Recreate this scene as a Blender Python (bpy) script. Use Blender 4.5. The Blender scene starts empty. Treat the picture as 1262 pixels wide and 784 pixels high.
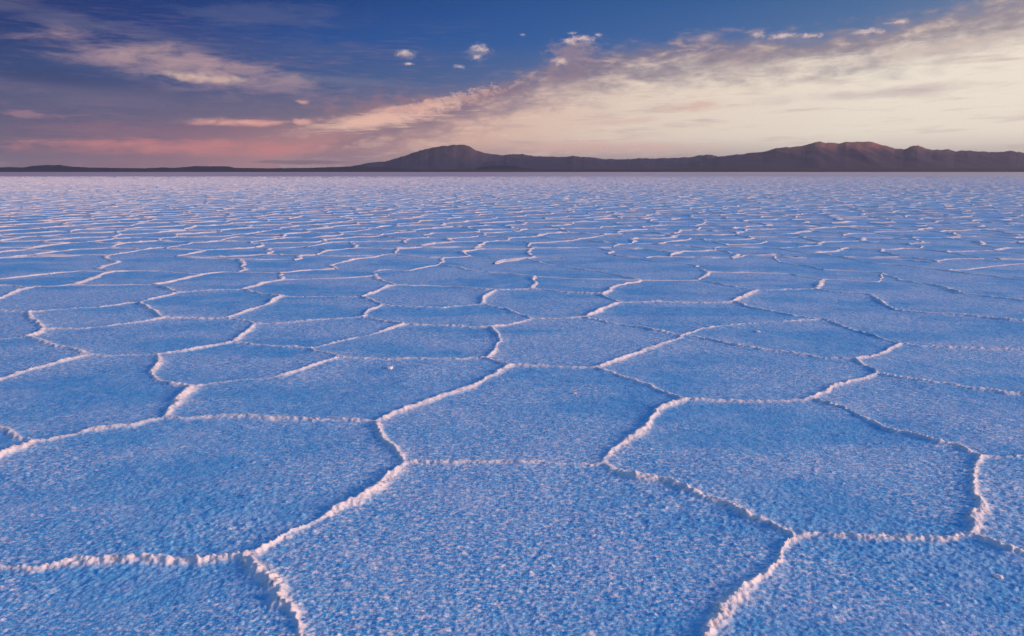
import bpy, math, random
import numpy as np
from mathutils import Vector, geometry

scene = bpy.context.scene
COL = scene.collection
R = math.radians

# ------------------------------------------------------------------ camera
H_CAM = 1.5
PITCH = math.atan((392 - 212) / 841.0)
cam_d = bpy.data.cameras.new("camera")
cam_d.lens = 24.0
cam_d.sensor_width = 36.0
cam_d.clip_start = 0.05
cam_d.clip_end = 200000
cam = bpy.data.objects.new("camera", cam_d)
COL.objects.link(cam)
cam.location = (0, 0, H_CAM)
cam.rotation_euler = (math.pi / 2 - PITCH, 0, 0)
scene.camera = cam
CP, SP = math.cos(PITCH), math.sin(PITCH)


def px_dir(px, py):
    """direction in the world of a point of the photograph (1262 x 784)"""
    x, u = px - 631.0, 392.0 - py
    return np.array([x, 841 * CP + u * SP, u * CP - 841 * SP])


def ground(px, py):
    d = px_dir(px, py)
    t = H_CAM / -d[2]
    return (d[0] * t, d[1] * t)


def azel(px, py):
    d = px_dir(px, py)
    return (math.degrees(math.atan2(d[0], d[1])),
            math.degrees(math.atan2(d[2], math.hypot(d[0], d[1]))))


def to_px(x, y, z=0.0):
    zz = z - H_CAM
    fwd = y * CP - zz * SP
    up = y * SP + zz * CP
    fwd = np.maximum(fwd, 1e-3)
    return 631 + 841 * x / fwd, 392 - 841 * up / fwd


# ------------------------------------------------------------------ world
SUN_AZ, SUN_EL = 104.0, 14.5      # azimuth clockwise from straight ahead
world = bpy.data.worlds.new("World")
scene.world = world
world.use_nodes = True
wt = world.node_tree
wt.nodes.clear()


class S:
    """a shader socket with arithmetic"""
    tree = None

    def __init__(self, s):
        self.s = s

    @staticmethod
    def put(inp, v):
        if isinstance(v, S):
            S.tree.links.new(v.s, inp)
        else:
            inp.default_value = v

    @staticmethod
    def m(op, a, b=None, c=None, clamp=False):
        n = S.tree.nodes.new("ShaderNodeMath")
        n.operation = op
        n.use_clamp = clamp
        for i, v in enumerate((a, b, c)):
            if v is not None:
                S.put(n.inputs[i], v)
        return S(n.outputs[0])

    def __add__(a, b): return S.m('ADD', a, b)
    def __radd__(a, b): return S.m('ADD', a, b)
    def __sub__(a, b): return S.m('SUBTRACT', a, b)
    def __rsub__(a, b): return S.m('SUBTRACT', b, a)
    def __mul__(a, b): return S.m('MULTIPLY', a, b)
    def __rmul__(a, b): return S.m('MULTIPLY', a, b)
    def __truediv__(a, b): return S.m('DIVIDE', a, b)


def sstep(x, lo, hi):
    n = S.tree.nodes.new("ShaderNodeMapRange")
    n.interpolation_type = 'SMOOTHSTEP'
    S.put(n.inputs[0], x)
    n.inputs[1].default_value = lo
    n.inputs[2].default_value = hi
    return S(n.outputs[0])


def mixc(f, a, b, blend='MIX'):
    n = S.tree.nodes.new("ShaderNodeMix")
    n.data_type = 'RGBA'
    n.blend_type = blend
    S.put(n.inputs[0], f)
    S.put(n.inputs[6], a)
    S.put(n.inputs[7], b)
    return S(n.outputs[2])


def comb(x, y, z):
    n = S.tree.nodes.new("ShaderNodeCombineXYZ")
    for i, v in enumerate((x, y, z)):
        S.put(n.inputs[i], v)
    return S(n.outputs[0])


def noise(vec, scale, detail=4.0, rough=0.5, dist=0.0):
    n = S.tree.nodes.new("ShaderNodeTexNoise")
    S.put(n.inputs['Vector'], vec)
    n.inputs['Scale'].default_value = scale
    n.inputs['Detail'].default_value = detail
    n.inputs['Roughness'].default_value = rough
    n.inputs['Distortion'].default_value = dist
    return S(n.outputs[0])


def ramp(f, stops, interp='EASE'):
    n = S.tree.nodes.new("ShaderNodeValToRGB")
    cr = n.color_ramp
    cr.interpolation = interp
    while len(cr.elements) < len(stops):
        cr.elements.new(0.5)
    for e, (p, c) in zip(cr.elements, stops):
        e.position = p
    for e, (p, c) in zip(cr.elements, stops):
        e.color = c if len(c) == 4 else (*c, 1)
    S.put(n.inputs[0], f)
    return S(n.outputs[0])


def lin(c):
    return tuple(((v / 255) / 12.92 if v / 255 <= 0.04045 else ((v / 255 + 0.055) / 1.055) ** 2.4) for v in c)


def build_sky():
    S.tree = wt
    tc = wt.nodes.new("ShaderNodeTexCoord")
    sep = wt.nodes.new("ShaderNodeSeparateXYZ")
    wt.links.new(tc.outputs['Generated'], sep.inputs[0])
    X, Y, Z = (S(sep.outputs[i]) for i in range(3))
    az = S.m('ARCTAN2', X, Y) * (180 / math.pi)
    el = S.m('ARCSINE', S.m('MINIMUM', S.m('MAXIMUM', Z, -1.0), 1.0)) * (180 / math.pi)
    azf = (az + 180.0) / 360.0
    # --- open sky: rows of colour by height, each running round the compass
    AZ7 = (-37, -26, -14, 0, 13.5, 26, 37)

    def row(cols, left, right, back):
        st = [(0.0, lin(back)), (0.25, lin(left))]
        st += [((a + 180) / 360, lin(c)) for a, c in zip(AZ7, cols)]
        st += [((SUN_AZ + 180) / 360, lin(right)), ((125 + 180) / 360, lin(left)), (1.0, lin(back))]
        return ramp(azf, st, 'LINEAR')
    rows = [
        (0.3, row([(112, 84, 108), (158, 100, 112), (222, 152, 138), (234, 180, 160), (228, 198, 180), (238, 218, 194), (240, 214, 186)],
                  (92, 78, 108), (250, 225, 195), (92, 82, 118))),
        (2.0, row([(92, 78, 108), (132, 92, 112), (196, 134, 128), (224, 168, 150), (228, 202, 182), (240, 224, 200), (242, 222, 194)],
                  (80, 76, 112), (252, 232, 208), (84, 84, 124))),
        (4.3, row([(72, 74, 112), (88, 82, 115), (112, 100, 122), (150, 128, 136), (196, 176, 170), (222, 210, 200), (228, 216, 206)],
                  (62, 76, 124), (246, 232, 215), (70, 86, 138))),
        (7.0, row([(30, 56, 108), (36, 66, 118), (52, 82, 132), (78, 100, 144), (110, 118, 148), (150, 144, 156), (190, 176, 176)],
                  (44, 72, 132), (225, 218, 214), (48, 82, 146))),
        (10.0, row([(2, 38, 102), (6, 50, 118), (22, 72, 140), (36, 86, 150), (58, 98, 154), (80, 112, 156), (114, 128, 156)],
                   (30, 70, 138), (170, 180, 200), (36, 80, 150))),
        (13.5, row([(0, 30, 86), (2, 42, 104), (4, 54, 120), (22, 74, 138), (32, 84, 144), (50, 96, 148), (76, 108, 150)],
                   (30, 76, 148), (110, 140, 180), (36, 86, 160))),
    ]
    col = rows[0][1]
    for (e0, _), (e1, r) in zip(rows[:-1], rows[1:]):
        f = S.m('MULTIPLY', el - e0, 1 / (e1 - e0), clamp=True)
        col = mixc(f, col, r)
    # the dome over head: clear blue, growing lighter above the darkest band
    dome = ramp(S.m('MULTIPLY', el - 13.5, 1 / 76.5, clamp=True),
                [(0.0, lin((26, 78, 146))), (0.3, lin((74, 124, 186))), (1.0, lin((104, 150, 208)))], 'LINEAR')
    # a gentler, lighter dome on the side where the sun stands
    sunside = sstep(S.m('COSINE', (az - SUN_AZ) * (math.pi / 180)), 0.1, 1.0)
    dome = mixc(sunside * sstep(el, 60.0, 15.0) * 0.25, dome, (*lin((150, 170, 200)), 1))
    col = mixc(sstep(el, 12.5, 30.0), col, dome)
    # --- noise fields of the clouds, drawn out along the horizon
    P = comb(az * 0.085 + el * 0.03, el * 0.42 - az * 0.018, 0.0)
    n1 = noise(P, 1.0, 6, 0.55, 0.3)
    Pf = comb(az * 0.30 + el * 0.1, el * 1.15 - az * 0.06, 3.7)
    n2 = noise(Pf, 1.0, 7, 0.6, 0.4)
    Pp = comb(az * 0.8, el * 1.7, 9.1)
    n3 = noise(Pp, 1.0, 5, 0.55, 0.2)
    n4 = noise(comb(az * 1.9, el * 3.2, 5.5), 1.0, 5, 0.6, 0.3)
    # --- the bank of bright cloud rising to the right: its upper edge
    edge_px = [(330, 212), (430, 160), (520, 128), (600, 108), (680, 78), (760, 62), (860, 52), (960, 44), (1060, 34), (1160, 14), (1262, -12)]
    pts = [azel(*p) for p in edge_px]
    st = [(0.0, (0, 0, 0)), (0.38, (0, 0, 0))]
    st += [((a + 180) / 360, (max(e, 0) / 30,) * 3) for a, e in pts]
    st += [((58 + 180) / 360, (0.56,) * 3), ((84 + 180) / 360, (0.60,) * 3), ((110 + 180) / 360, (0.3,) * 3), ((140 + 180) / 360, (0, 0, 0)), (1.0, (0, 0, 0))]
    eb = ramp(azf, st, 'LINEAR')
    eb = S.m('MULTIPLY', eb, 30.0)
    inside = eb - el + (n3 - 0.5) * 2.2 + (n2 - 0.5) * 2.4 + (n1 - 0.5) * 1.6
    m_band = sstep(inside, -0.9, 1.1)
    bandcol = ramp(azf, [(0.45, lin((140, 105, 118))), (0.5, lin((128, 112, 132))), (0.55, lin((138, 124, 136))), (0.6, lin((160, 144, 146))), (0.66, lin((200, 180, 170)))], 'LINEAR')
    lit = sstep(n2 + n3 * 0.6, 0.78, 1.05)
    bandcol = mixc(lit * 0.55, bandcol, (*lin((214, 178, 165)), 1))
    col = mixc(m_band * 0.85, col, bandcol)
    m_bank = sstep(inside + (n2 - 0.5) * 2.2, 0.3, 4.2)
    lo = ramp(azf, [((-16 + 180) / 360, lin((205, 150, 140))), ((-4 + 180) / 360, lin((222, 178, 160))), ((10 + 180) / 360, lin((230, 210, 192))), ((26 + 180) / 360, lin((238, 226, 208))), ((SUN_AZ + 180) / 360, lin((255, 240, 220)))], 'LINEAR')
    col = mixc(m_bank * sstep(el, -0.2, 3.0), col, lo)
    # faint grey and rose streaks inside the bank
    streak = sstep(noise(comb(az * 0.16 + el * 0.3, el * 1.5 - az * 0.05, 17.0), 1.0, 5, 0.55, 0.2), 0.52, 0.74)
    col = mixc(streak * m_bank * 0.5, col, (*lin((184, 156, 154)), 1))
    fib = noise(comb(az * 0.42 + el * 0.9, el * 5.2 - az * 0.12, 31.0), 1.0, 6, 0.6, 0.6)
    veil = sstep(fib + (n1 - 0.5) * 0.8, 0.48, 0.75) * sstep(el, 13.0, 8.0) * sstep(az, 6.0, -10.0)
    col = mixc(veil * 0.2, col, (*lin((168, 124, 132)), 1))
    hi = sstep(fib + (n2 - 0.5) * 0.5, 0.52, 0.72) * m_bank
    col = mixc(hi * 0.3, col, (*lin((244, 226, 208)), 1))

    col_bank = col

    def blob(px, py, rx, ry, tilt, colour, amt, field, lo_, hi_):
        """one cloud: centre and half sizes in photograph pixels"""
        nonlocal col
        a0, e0 = azel(px, py)
        k = math.degrees(1 / 870.0)
        dx = (az - a0) * (1 / (rx * k))
        dy = (el - e0) * (1 / (ry * k))
        if tilt:
            ca, sa = math.cos(R(tilt)), math.sin(R(tilt))
            X_ = az - a0
            Y_ = el - e0
            dx = (X_ * ca + Y_ * sa) * (1 / (rx * k))
            dy = (Y_ * ca - X_ * sa) * (1 / (ry * k))
        r2 = S.m('SQRT', dx * dx + dy * dy)
        f = S.m('SUBTRACT', 1.0, r2)
        m = sstep(f + (field - 0.5) * 2.2, lo_, hi_)
        m = m * sstep(r2, 1.5, 0.8)
        col = mixc(m * amt, col, (*lin(colour), 1))
    # high streaks on the left
    blob(110, 30, 200, 14, -8, (110, 106, 132), 0.4, n2, 0.0, 0.9)
    blob(330, 20, 120, 16, 2, (92, 98, 136), 0.4, n2, 0.0, 0.8)
    blob(240, 88, 210, 26, -7, (138, 116, 138), 0.7, n2, 0.0, 1.0)
    blob(215, 74, 110, 13, -7, (200, 165, 158), 0.45, n2, 0.0, 1.2)
    blob(252, 96, 62, 9, -2, (228, 192, 172), 0.9, n3, 0.0, 1.35)
    blob(140, 122, 210, 24, -4, (112, 98, 124), 0.5, n2, 0.0, 1.0)
    blob(420, 100, 130, 12, -3, (110, 112, 140), 0.5, n2, 0.1, 1.0)
    # broken small cloud where the bank begins
    blob(470, 138, 150, 26, 8, (150, 112, 122), 0.6, n3, 0.1, 0.9)
    blob(470, 146, 150, 18, 9, (238, 184, 164), 0.75, n2, 0.15, 0.95)
    blob(470, 150, 140, 16, 7, (244, 200, 178), 0.5, fib, 0.3, 0.9)
    blob(560, 124, 110, 16, 12, (234, 188, 170), 0.7, n4, 0.3, 0.9)
    blob(300, 60, 260, 40, -8, (150, 128, 146), 0.08, fib, 0.1, 1.0)
    blob(235, 84, 180, 26, -8, (192, 156, 152), 0.5, n2, 0.05, 1.3)
    blob(60, 95, 120, 14, -4, (16, 40, 96), 0.5, n2, 0.0, 1.0)
    blob(420, 60, 120, 14, -3, (70, 88, 135), 0.4, n2, 0.0, 1.0)
    # rose streaks low on the left
    blob(300, 151, 62, 7, 0, (235, 165, 150), 0.9, n2, 0.1, 0.9)
    blob(372, 150, 22, 5, 0, (230, 170, 155), 0.8, n3, 0.1, 0.9)
    blob(35, 141, 34, 6, -2, (150, 110, 128), 0.8, n3, 0.1, 0.9)
    blob(230, 182, 200, 12, 0, (206, 124, 122), 0.85, n2, 0.0, 0.9)
    blob(150, 160, 170, 8, 0, (130, 92, 114), 0.7, n2, 0.0, 0.9)
    blob(440, 150, 60, 12, 6, (236, 186, 166), 0.8, n2, 0.0, 0.9)
    blob(372, 126, 14, 4, 0, (220, 160, 145), 0.8, n3, 0.1, 0.9)
    blob(520, 135, 60, 10, 12, (228, 176, 160), 0.7, n3, 0.1, 1.0)
    blob(600, 118, 80, 12, 10, (150, 118, 128), 0.6, n3, 0.0, 1.0)
    blob(370, 200, 80, 3, 0, (110, 78, 98), 0.8, n2, 0.0, 0.8)
    # grey wisps in the bright bank
    blob(860, 130, 60, 9, 3, (214, 168, 152), 0.55, n2, 0.1, 1.0)
    blob(1080, 116, 170, 9, 2, (182, 160, 165), 0.5, n2, 0.0, 1.0)
    blob(1180, 55, 120, 10, 8, (190, 168, 162), 0.5, n2, 0.0, 1.0)
    blob(760, 150, 90, 6, 2, (214, 176, 160), 0.5, n2, 0.1, 1.0)
    blob(760, 182, 170, 8, 0, (226, 170, 158), 0.5, n2, -0.2, 1.0)
    blob(910, 72, 60, 16, 2, (160, 140, 146), 0.6, n3, 0.0, 1.0)
    blob(700, 88, 46, 22, 20, (140, 120, 134), 0.7, n3, 0.0, 0.9)
    # small bright puffs standing alone
    blob(590, 65, 20, 12, 0, (120, 125, 155), 0.7, n4, 0.0, 0.9)
    blob(504, 68, 14, 8, 0, (120, 125, 155), 0.6, n4, 0.0, 0.9)
    blob(705, 62, 44, 17, 12, (150, 128, 140), 0.75, n4, 0.0, 0.9)
    for p in ((498, 67, 14, 6), (592, 64, 16, 7), (722, 53, 26, 8), (970, 48, 40, 7), (1068, 44, 26, 6), (1108, 31, 20, 5)):
        blob(p[0], p[1], p[2] * 1.2, p[3] * 1.2, 0, (136, 130, 154), 0.55, n4, 0.0, 1.2)
    for p in ((498, 65, 10, 5), (504, 79, 7, 2.6), (592, 60, 12, 4.5), (588, 70, 5, 3), (643, 43, 5, 2), (566, 82, 8, 3),
              (703, 51, 13, 4.5), (722, 48, 17, 5), (737, 43, 7, 3), (706, 41, 5, 2), (690, 76, 11, 6),
              (932, 42, 11, 4), (965, 44, 24, 4), (1000, 44, 14, 3), (1068, 40, 20, 4), (1108, 27, 14, 3)):
        blob(p[0], p[1], p[2] * 1.2, p[3] * 1.15, 0, (232, 202, 192), 0.9, n4, 0.1, 1.35)
    # a share of the physical sky
    nish = wt.nodes.new("ShaderNodeTexSky")
    nish.sky_type = 'NISHITA'
    nish.sun_disc = False
    nish.sun_elevation = R(SUN_EL)
    nish.sun_rotation = R(SUN_AZ)
    nish.altitude = 3600
    bg1 = wt.nodes.new("ShaderNodeBackground")
    wt.links.new(nish.outputs[0], bg1.inputs[0])
    bg1.inputs[1].default_value = SKY_NISH

    def bg(c):
        n = wt.nodes.new("ShaderNodeBackground")
        S.put(n.inputs[0], c)
        n.inputs[1].default_value = SKY_PAINT
        return n.outputs[0]

    def mixs(f, a_, b_):
        n = wt.nodes.new("ShaderNodeMixShader")
        S.put(n.inputs[0], f)
        wt.links.new(a_, n.inputs[1])
        wt.links.new(b_, n.inputs[2])
        return n.outputs[0]
    # single clouds are only worked out where they stand; the open dome needs none of it
    here = S.m('LESS_THAN', el, 19.0) * S.m('LESS_THAN', S.m('ABSOLUTE', az), 52.0)
    low = S.m('LESS_THAN', el, 31.0)
    sky_low = mixs(here, bg(col_bank), bg(col))
    sky_all = mixs(low, bg(dome), sky_low)
    add = wt.nodes.new("ShaderNodeAddShader")
    wt.links.new(bg1.outputs[0], add.inputs[0])
    wt.links.new(sky_all, add.inputs[1])
    out = wt.nodes.new("ShaderNodeOutputWorld")
    wt.links.new(add.outputs[0], out.inputs[0])


SKY_NISH, SKY_PAINT = 0.005, 1.0
build_sky()
world.cycles.sampling_method = 'MANUAL'
world.cycles.sample_map_resolution = 512

sun_d = bpy.data.lights.new("sun", 'SUN')
sun_d.energy = 3.7
sun_d.angle = R(16)
sun_d.color = (1.0, 0.66, 0.50)
sun = bpy.data.objects.new("sun", sun_d)
COL.objects.link(sun)
sv = Vector((math.sin(R(SUN_AZ)) * math.cos(R(SUN_EL)), math.cos(R(SUN_AZ)) * math.cos(R(SUN_EL)), math.sin(R(SUN_EL))))
sun.rotation_euler = sv.to_track_quat('Z', 'Y').to_euler()
sun.location = (0, 0, 50)

vs = scene.view_settings
vs.view_transform = 'Standard'
vs.look = 'None'
vs.exposure = 0.0
vs.gamma = 1.0
scene.cycles.use_denoising = True
scene.cycles.denoising_prefilter = 'NONE'
scene.cycles.max_bounces = 4
scene.cycles.diffuse_bounces = 2

# ------------------------------------------------------------------ noise in numpy


def _hash(ix, iy, seed):
    h = (ix.astype(np.int64) * 374761393 + iy.astype(np.int64) * 668265263 + seed * 974634777) & 0xFFFFFFFF
    h = ((h ^ (h >> 13)) * 1274126177) & 0xFFFFFFFF
    h = ((h ^ (h >> 16)) * 2246822519) & 0xFFFFFFFF
    return ((h ^ (h >> 15)) & 0xFFFFFF).astype(np.float32) / 16777215.0


def perlin(x, y, seed=0):
    """gradient noise, about -1..1"""
    fx, fy = np.floor(x), np.floor(y)
    ix, iy = fx.astype(np.int64), fy.astype(np.int64)
    tx, ty = (x - fx).astype(np.float32), (y - fy).astype(np.float32)
    ux, uy = tx * tx * (3 - 2 * tx), ty * ty * (3 - 2 * ty)

    def g(dx, dy):
        a = _hash(ix + dx, iy + dy, seed) * (2 * math.pi)
        return np.cos(a) * (tx - dx) + np.sin(a) * (ty - dy)
    return 1.5 * ((g(0, 0) * (1 - ux) + g(1, 0) * ux) * (1 - uy) + (g(0, 1) * (1 - ux) + g(1, 1) * ux) * uy)


def worley(x, y, seed=0):
    """distance to the nearest scattered point"""
    fx, fy = np.floor(x), np.floor(y)
    ix, iy = fx.astype(np.int64), fy.astype(np.int64)
    best = np.full(x.shape, 9.0, np.float32)
    for dx in (-1, 0, 1):
        for dy in (-1, 0, 1):
            px = fx + dx + _hash(ix + dx, iy + dy, seed) - x
            py = fy + dy + _hash(ix + dx, iy + dy, seed + 7) - y
            best = np.minimum(best, px * px + py * py)
    return np.sqrt(best)


# ------------------------------------------------------------------ ridge network
# traced junctions (photograph pixels, brought down onto the ground)
V = dict(
    A1=(500, 572), A2=(300, 690), A3=(456, 520), A4=(740, 573), A5=(848, 493), A6=(978, 660), A7=(1207, 661), A8=(1200, 562),
    A9=(1005, 494), A10=(1077, 461), A11=(1053, 443), A12=(1108, 424), A13=(842, 413), A14=(902, 373), A14b=(932, 358),
    A15=(735, 453), A16=(626, 450), A17=(603, 443), A18=(603, 404), A19=(416, 442), A20=(385, 430), A21=(353, 463),
    A22=(290, 422), A23=(314, 400), A24=(197, 437), A25=(228, 477), A26=(103, 438), A27=(204, 515), A28=(48, 543),
    A29=(27, 416), A31=(55, 407), A30=(37, 386), A32=(203, 393), A33=(277, 393), A34=(171, 373), A35=(220, 361), A36=(190, 351),
    A37=(250, 338), A38=(300, 357), A39=(344, 366), A40=(354, 345), A41=(343, 336), A42=(93, 351), A43=(143, 335),
    A44=(32, 356), A45=(447, 391), A46=(470, 377), A47=(442, 366), A48=(488, 351), A50=(656, 394), A49=(593, 375), A49b=(609, 358),
    A51=(720, 392), A52=(763, 373), A53=(739, 363), A54=(789, 345), A55=(652, 356), A56=(660, 341), A57=(457, 340),
    A59=(545, 326), A59b=(566, 317), A60=(650, 318), A61=(857, 345), A62=(882, 336), A63=(1004, 357), A64=(1014, 345), A65=(1103, 382),
    A66=(969, 337), A67=(1089, 337), A68=(1017, 333), A69=(1165, 334), A70=(944, 313), A71=(497, 401), A72=(1010, 393),
    A73=(535, 314), A74=(680, 315), A75=(296, 320), A76=(300, 335), A77=(248, 315), A78=(1047, 317), A79=(418, 324), A80=(409, 332),
    A81=(349, 317), A82=(1052, 303), A83=(60, 338), A84=(126, 315), A85=(173, 309), A86=(759, 316), A87=(858, 311), A88=(610, 301),
    A89=(786, 303), A90=(491, 300), A91=(524, 304), A92=(55, 309), A93=(400, 312), A94=(86, 316),
    B0=(430, 838), B1=(848, 840), B2=(-60, 708), B3=(1335, 712), B4=(1340, 566), B5=(1335, 497), B6=(1335, 441), B7=(-55, 508),
    B8=(-60, 594), B9=(-55, 488), B10=(-45, 421), B11=(-45, 383), B12=(-40, 377), B13=(-40, 352), B14=(-40, 346),
    B15=(1320, 403), B16=(1320, 376), B17=(1320, 351), B18=(1320, 322),
)
E = [  # from, via, to, strength
    ('A3', [(470, 535), (484, 552)], 'A1', 1.2), ('A1', [(478, 590), (440, 618), (390, 645), (355, 665), (325, 683)], 'A2', 1.15),
    ('A2', [(275, 692), (240, 695), (200, 691), (160, 693), (100, 691), (50, 696), (0, 697)], 'B2', 1.0),
    ('A2', [(322, 712), (338, 735), (362, 757), (384, 784)], 'B0', 1.05),
    ('A1', [(560, 569), (640, 571), (700, 573)], 'A4', .75), ('A4', [(762, 553), (795, 530), (812, 508), (830, 498)], 'A5', 1.1),
    ('A4', [(762, 582), (810, 594), (870, 612), (930, 640)], 'A6', 1.1),
    ('A6', [(958, 680), (945, 702), (920, 722), (890, 742), (886, 762), (872, 782)], 'B1', 1.1),
    ('A6', [(1010, 658), (1060, 664), (1110, 667), (1160, 664)], 'A7', .75),
    ('A8', [(1199, 580), (1206, 603), (1214, 625), (1209, 645)], 'A7', 1.2), ('A7', [(1225, 670), (1262, 682)], 'B3', 1.1),
    ('A9', [(1040, 505), (1090, 528), (1140, 543), (1180, 552)], 'A8', 1.1), ('A8', [(1230, 562), (1262, 562)], 'B4', .6),
    ('A5', [(890, 495), (940, 494)], 'A9', .85), ('A9', [(1030, 480), (1052, 468)], 'A10', .9),
    ('A10', [(1066, 452)], 'A11', 1.0), ('A10', [(1130, 469), (1200, 480), (1262, 487)], 'B5', 1.0),
    ('A11', [(1075, 440), (1093, 432)], 'A12', .9), ('A11', [(1000, 440), (960, 434), (900, 424)], 'A13', .95),
    ('A12', [(1180, 429), (1262, 434)], 'B6', .8), ('A12', [(1085, 417), (1045, 404)], 'A72', .95),
    ('A72', [(960, 386), (925, 380)], 'A14', .9), ('A13', [(865, 406), (925, 398), (975, 396)], 'A72', .55),
    ('A13', [(805, 429), (770, 441)], 'A15', 1.1), ('A15', [(768, 466), (810, 479)], 'A5', 1.0),
    ('A15', [(700, 453), (660, 450)], 'A16', .85), ('A16', [(600, 468), (577, 480), (550, 489), (495, 506)], 'A3', 1.2),
    ('A16', [(615, 447)], 'A17', 1.0), ('A17', [(613, 434), (614, 420), (605, 412)], 'A18', 1.1),
    ('A17', [(553, 443), (487, 442)], 'A19', .8), ('A19', [(405, 437)], 'A20', 1.0), ('A20', [(420, 420), (453, 413)], 'A71', 1.0),
    ('A20', [(333, 427)], 'A22', .8), ('A19', [(390, 450)], 'A21', 1.0), ('A23', [(300, 413)], 'A22', 1.3),
    ('A22', [(260, 426), (230, 433)], 'A24', 1.0), ('A24', [(184, 458), (196, 470)], 'A25', 1.2),
    ('A24', [(160, 437), (133, 439)], 'A26', .6), ('A25', [(216, 497)], 'A27', 1.6), ('A25', [(276, 471), (320, 468)], 'A21', .6),
    ('A27', [(283, 514), (366, 517), (420, 518)], 'A3', .95), ('A27', [(166, 524), (110, 531), (66, 542)], 'A28', 1.1),
    ('A28', [(30, 539), (14, 534), (0, 529)], 'B7', 1.0), ('A28', [(26, 553), (0, 567)], 'B8', 1.9),
    ('A26', [(83, 432), (53, 422)], 'A29', 1.1), ('A26', [(60, 450), (23, 460), (0, 467)], 'B9', 1.1),
    ('A29', [(48, 412)], 'A31', 1.1), ('A29', [], 'B10', .35), ('A31', [(46, 397), (36, 390)], 'A30', 1.2),
    ('A31', [(100, 406), (145, 401)], 'A32', .75), ('A34', [(182, 381)], 'A32', 1.2), ('A32', [(240, 392)], 'A33', .8),
    ('A33', [(296, 395)], 'A23', 1.0), ('A33', [(314, 381)], 'A39', 1.2), ('A23', [(360, 398), (410, 394)], 'A45', .65),
    ('A30', [(0, 383)], 'B11', .8), ('A30', [(90, 380), (140, 377)], 'A34', .8), ('A34', [(195, 367)], 'A35', 1.2),
    ('A35', [], 'A36', 1.2), ('A36', [(220, 344)], 'A37', 1.1), ('A35', [(260, 358)], 'A38', .8), ('A38', [(325, 363)], 'A39', 1.1),
    ('A39', [(390, 366)], 'A47', .6), ('A38', [(325, 349)], 'A40', 1.1), ('A40', [], 'A41', 1.1), ('A40', [(400, 344)], 'A57', .5),
    ('A41', [(380, 334)], 'A80', .8), ('A36', [(140, 351)], 'A42', .7), ('A42', [(43, 354)], 'A44', .6), ('A42', [(120, 341)], 'A43', 1.2),
    ('A43', [(126, 331), (146, 323)], 'A84', 1.2), ('A43', [(200, 334)], 'A37', .7), ('A37', [(280, 335)], 'A76', .8), ('A76', [], 'A41', .7),
    ('A44', [(0, 368)], 'B12', 1.2), ('A44', [(10, 352)], 'B13', 1.0), ('A83', [(0, 344)], 'B14', 1.0), ('A83', [(100, 334)], 'A43', .5),
    ('A84', [], 'A85', 1.1), ('A84', [], 'A94', .7), ('A92', [], 'A94', 1.0),
    ('A76', [(303, 327)], 'A75', 1.2), ('A75', [(262, 318)], 'A77', .8), ('A77', [(266, 308)], 'A93', .8),
    ('A81', [(390, 312)], 'A93', 1.0), ('A81', [], 'A75', .6), ('A79', [(380, 320)], 'A81', .8), ('A80', [], 'A79', 1.0),
    ('A45', [(455, 384)], 'A46', 1.1), ('A46', [(460, 371)], 'A47', 1.0), ('A47', [(465, 358)], 'A48', 1.1), ('A45', [(470, 396)], 'A71', 1.0),
    ('A71', [(553, 402)], 'A18', .9), ('A46', [(546, 380)], 'A49', .55), ('A49', [(596, 366)], 'A49b', 1.2), ('A49', [(625, 382)], 'A50', 1.0),
    ('A50', [(633, 400)], 'A18', .9), ('A50', [(690, 393)], 'A51', .8), ('A51', [(740, 382)], 'A52', 1.2), ('A51', [(780, 403)], 'A13', 1.1),
    ('A52', [], 'A53', .9), ('A53', [(760, 353)], 'A54', 1.1), ('A53', [(700, 361)], 'A55', .9), ('A52', [(840, 373)], 'A14', .7),
    ('A55', [(659, 348)], 'A56', 1.2), ('A55', [], 'A49b', .8), ('A49b', [(553, 353)], 'A48', .8), ('A48', [(470, 347)], 'A57', 1.1),
    ('A57', [(462, 333), (500, 334)], 'A59', .6), ('A56', [(586, 334)], 'A59', .9), ('A59', [], 'A59b', 1.1), ('A59b', [], 'A73', 1.1),
    ('A73', [], 'A91', 1.1), ('A91', [], 'A90', 1.0), ('A73', [(470, 320)], 'A79', .5),
    ('A56', [(700, 344)], 'A54', .6), ('A60', [(680, 327), (735, 335)], 'A54', .95), ('A60', [], 'A74', .9), ('A59b', [], 'A60', .6),
    ('A54', [(820, 346)], 'A61', .7), ('A61', [], 'A62', 1.1), ('A61', [(895, 352)], 'A14b', .9), ('A14', [], 'A14b', 1.1),
    ('A14b', [(970, 357)], 'A63', .7), ('A63', [], 'A64', 1.2), ('A63', [(1045, 362), (1075, 364), (1088, 374)], 'A65', 1.1),
    ('A65', [(1180, 389), (1262, 396)], 'B15', 1.0), ('A64', [(990, 341)], 'A66', 1.0), ('A66', [], 'A62', .6), ('A64', [(1080, 347)], 'A67', .6),
    ('A67', [(1107, 346), (1154, 352), (1180, 362), (1262, 371)], 'B16', 1.0), ('A67', [(1060, 335)], 'A68', .8),
    ('A68', [(1010, 329), (960, 323)], 'A70', .8), ('A66', [(940, 334), (900, 334)], 'A62', .01),
    ('A69', [(1262, 346)], 'B17', .9), ('A69', [(1120, 328), (1075, 325)], 'A78', .8), ('A78', [], 'A82', .9), ('A70', [(905, 307)], 'A87', .8),
    ('A70', [(980, 312)], 'A78', .4), ('A86', [(840, 319)], 'A70', .5), ('A74', [(730, 316)], 'A86', .7), ('A86', [], 'A89', 1.1),
    ('A74', [], 'A88', .9), ('A62', [(850, 327)], 'A86', .6), ('A69', [(1262, 326)], 'B18', .7),
]
rng = np.random.default_rng(11)
nodes = []                      # ground coordinates of every network node
nid = {}
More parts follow.
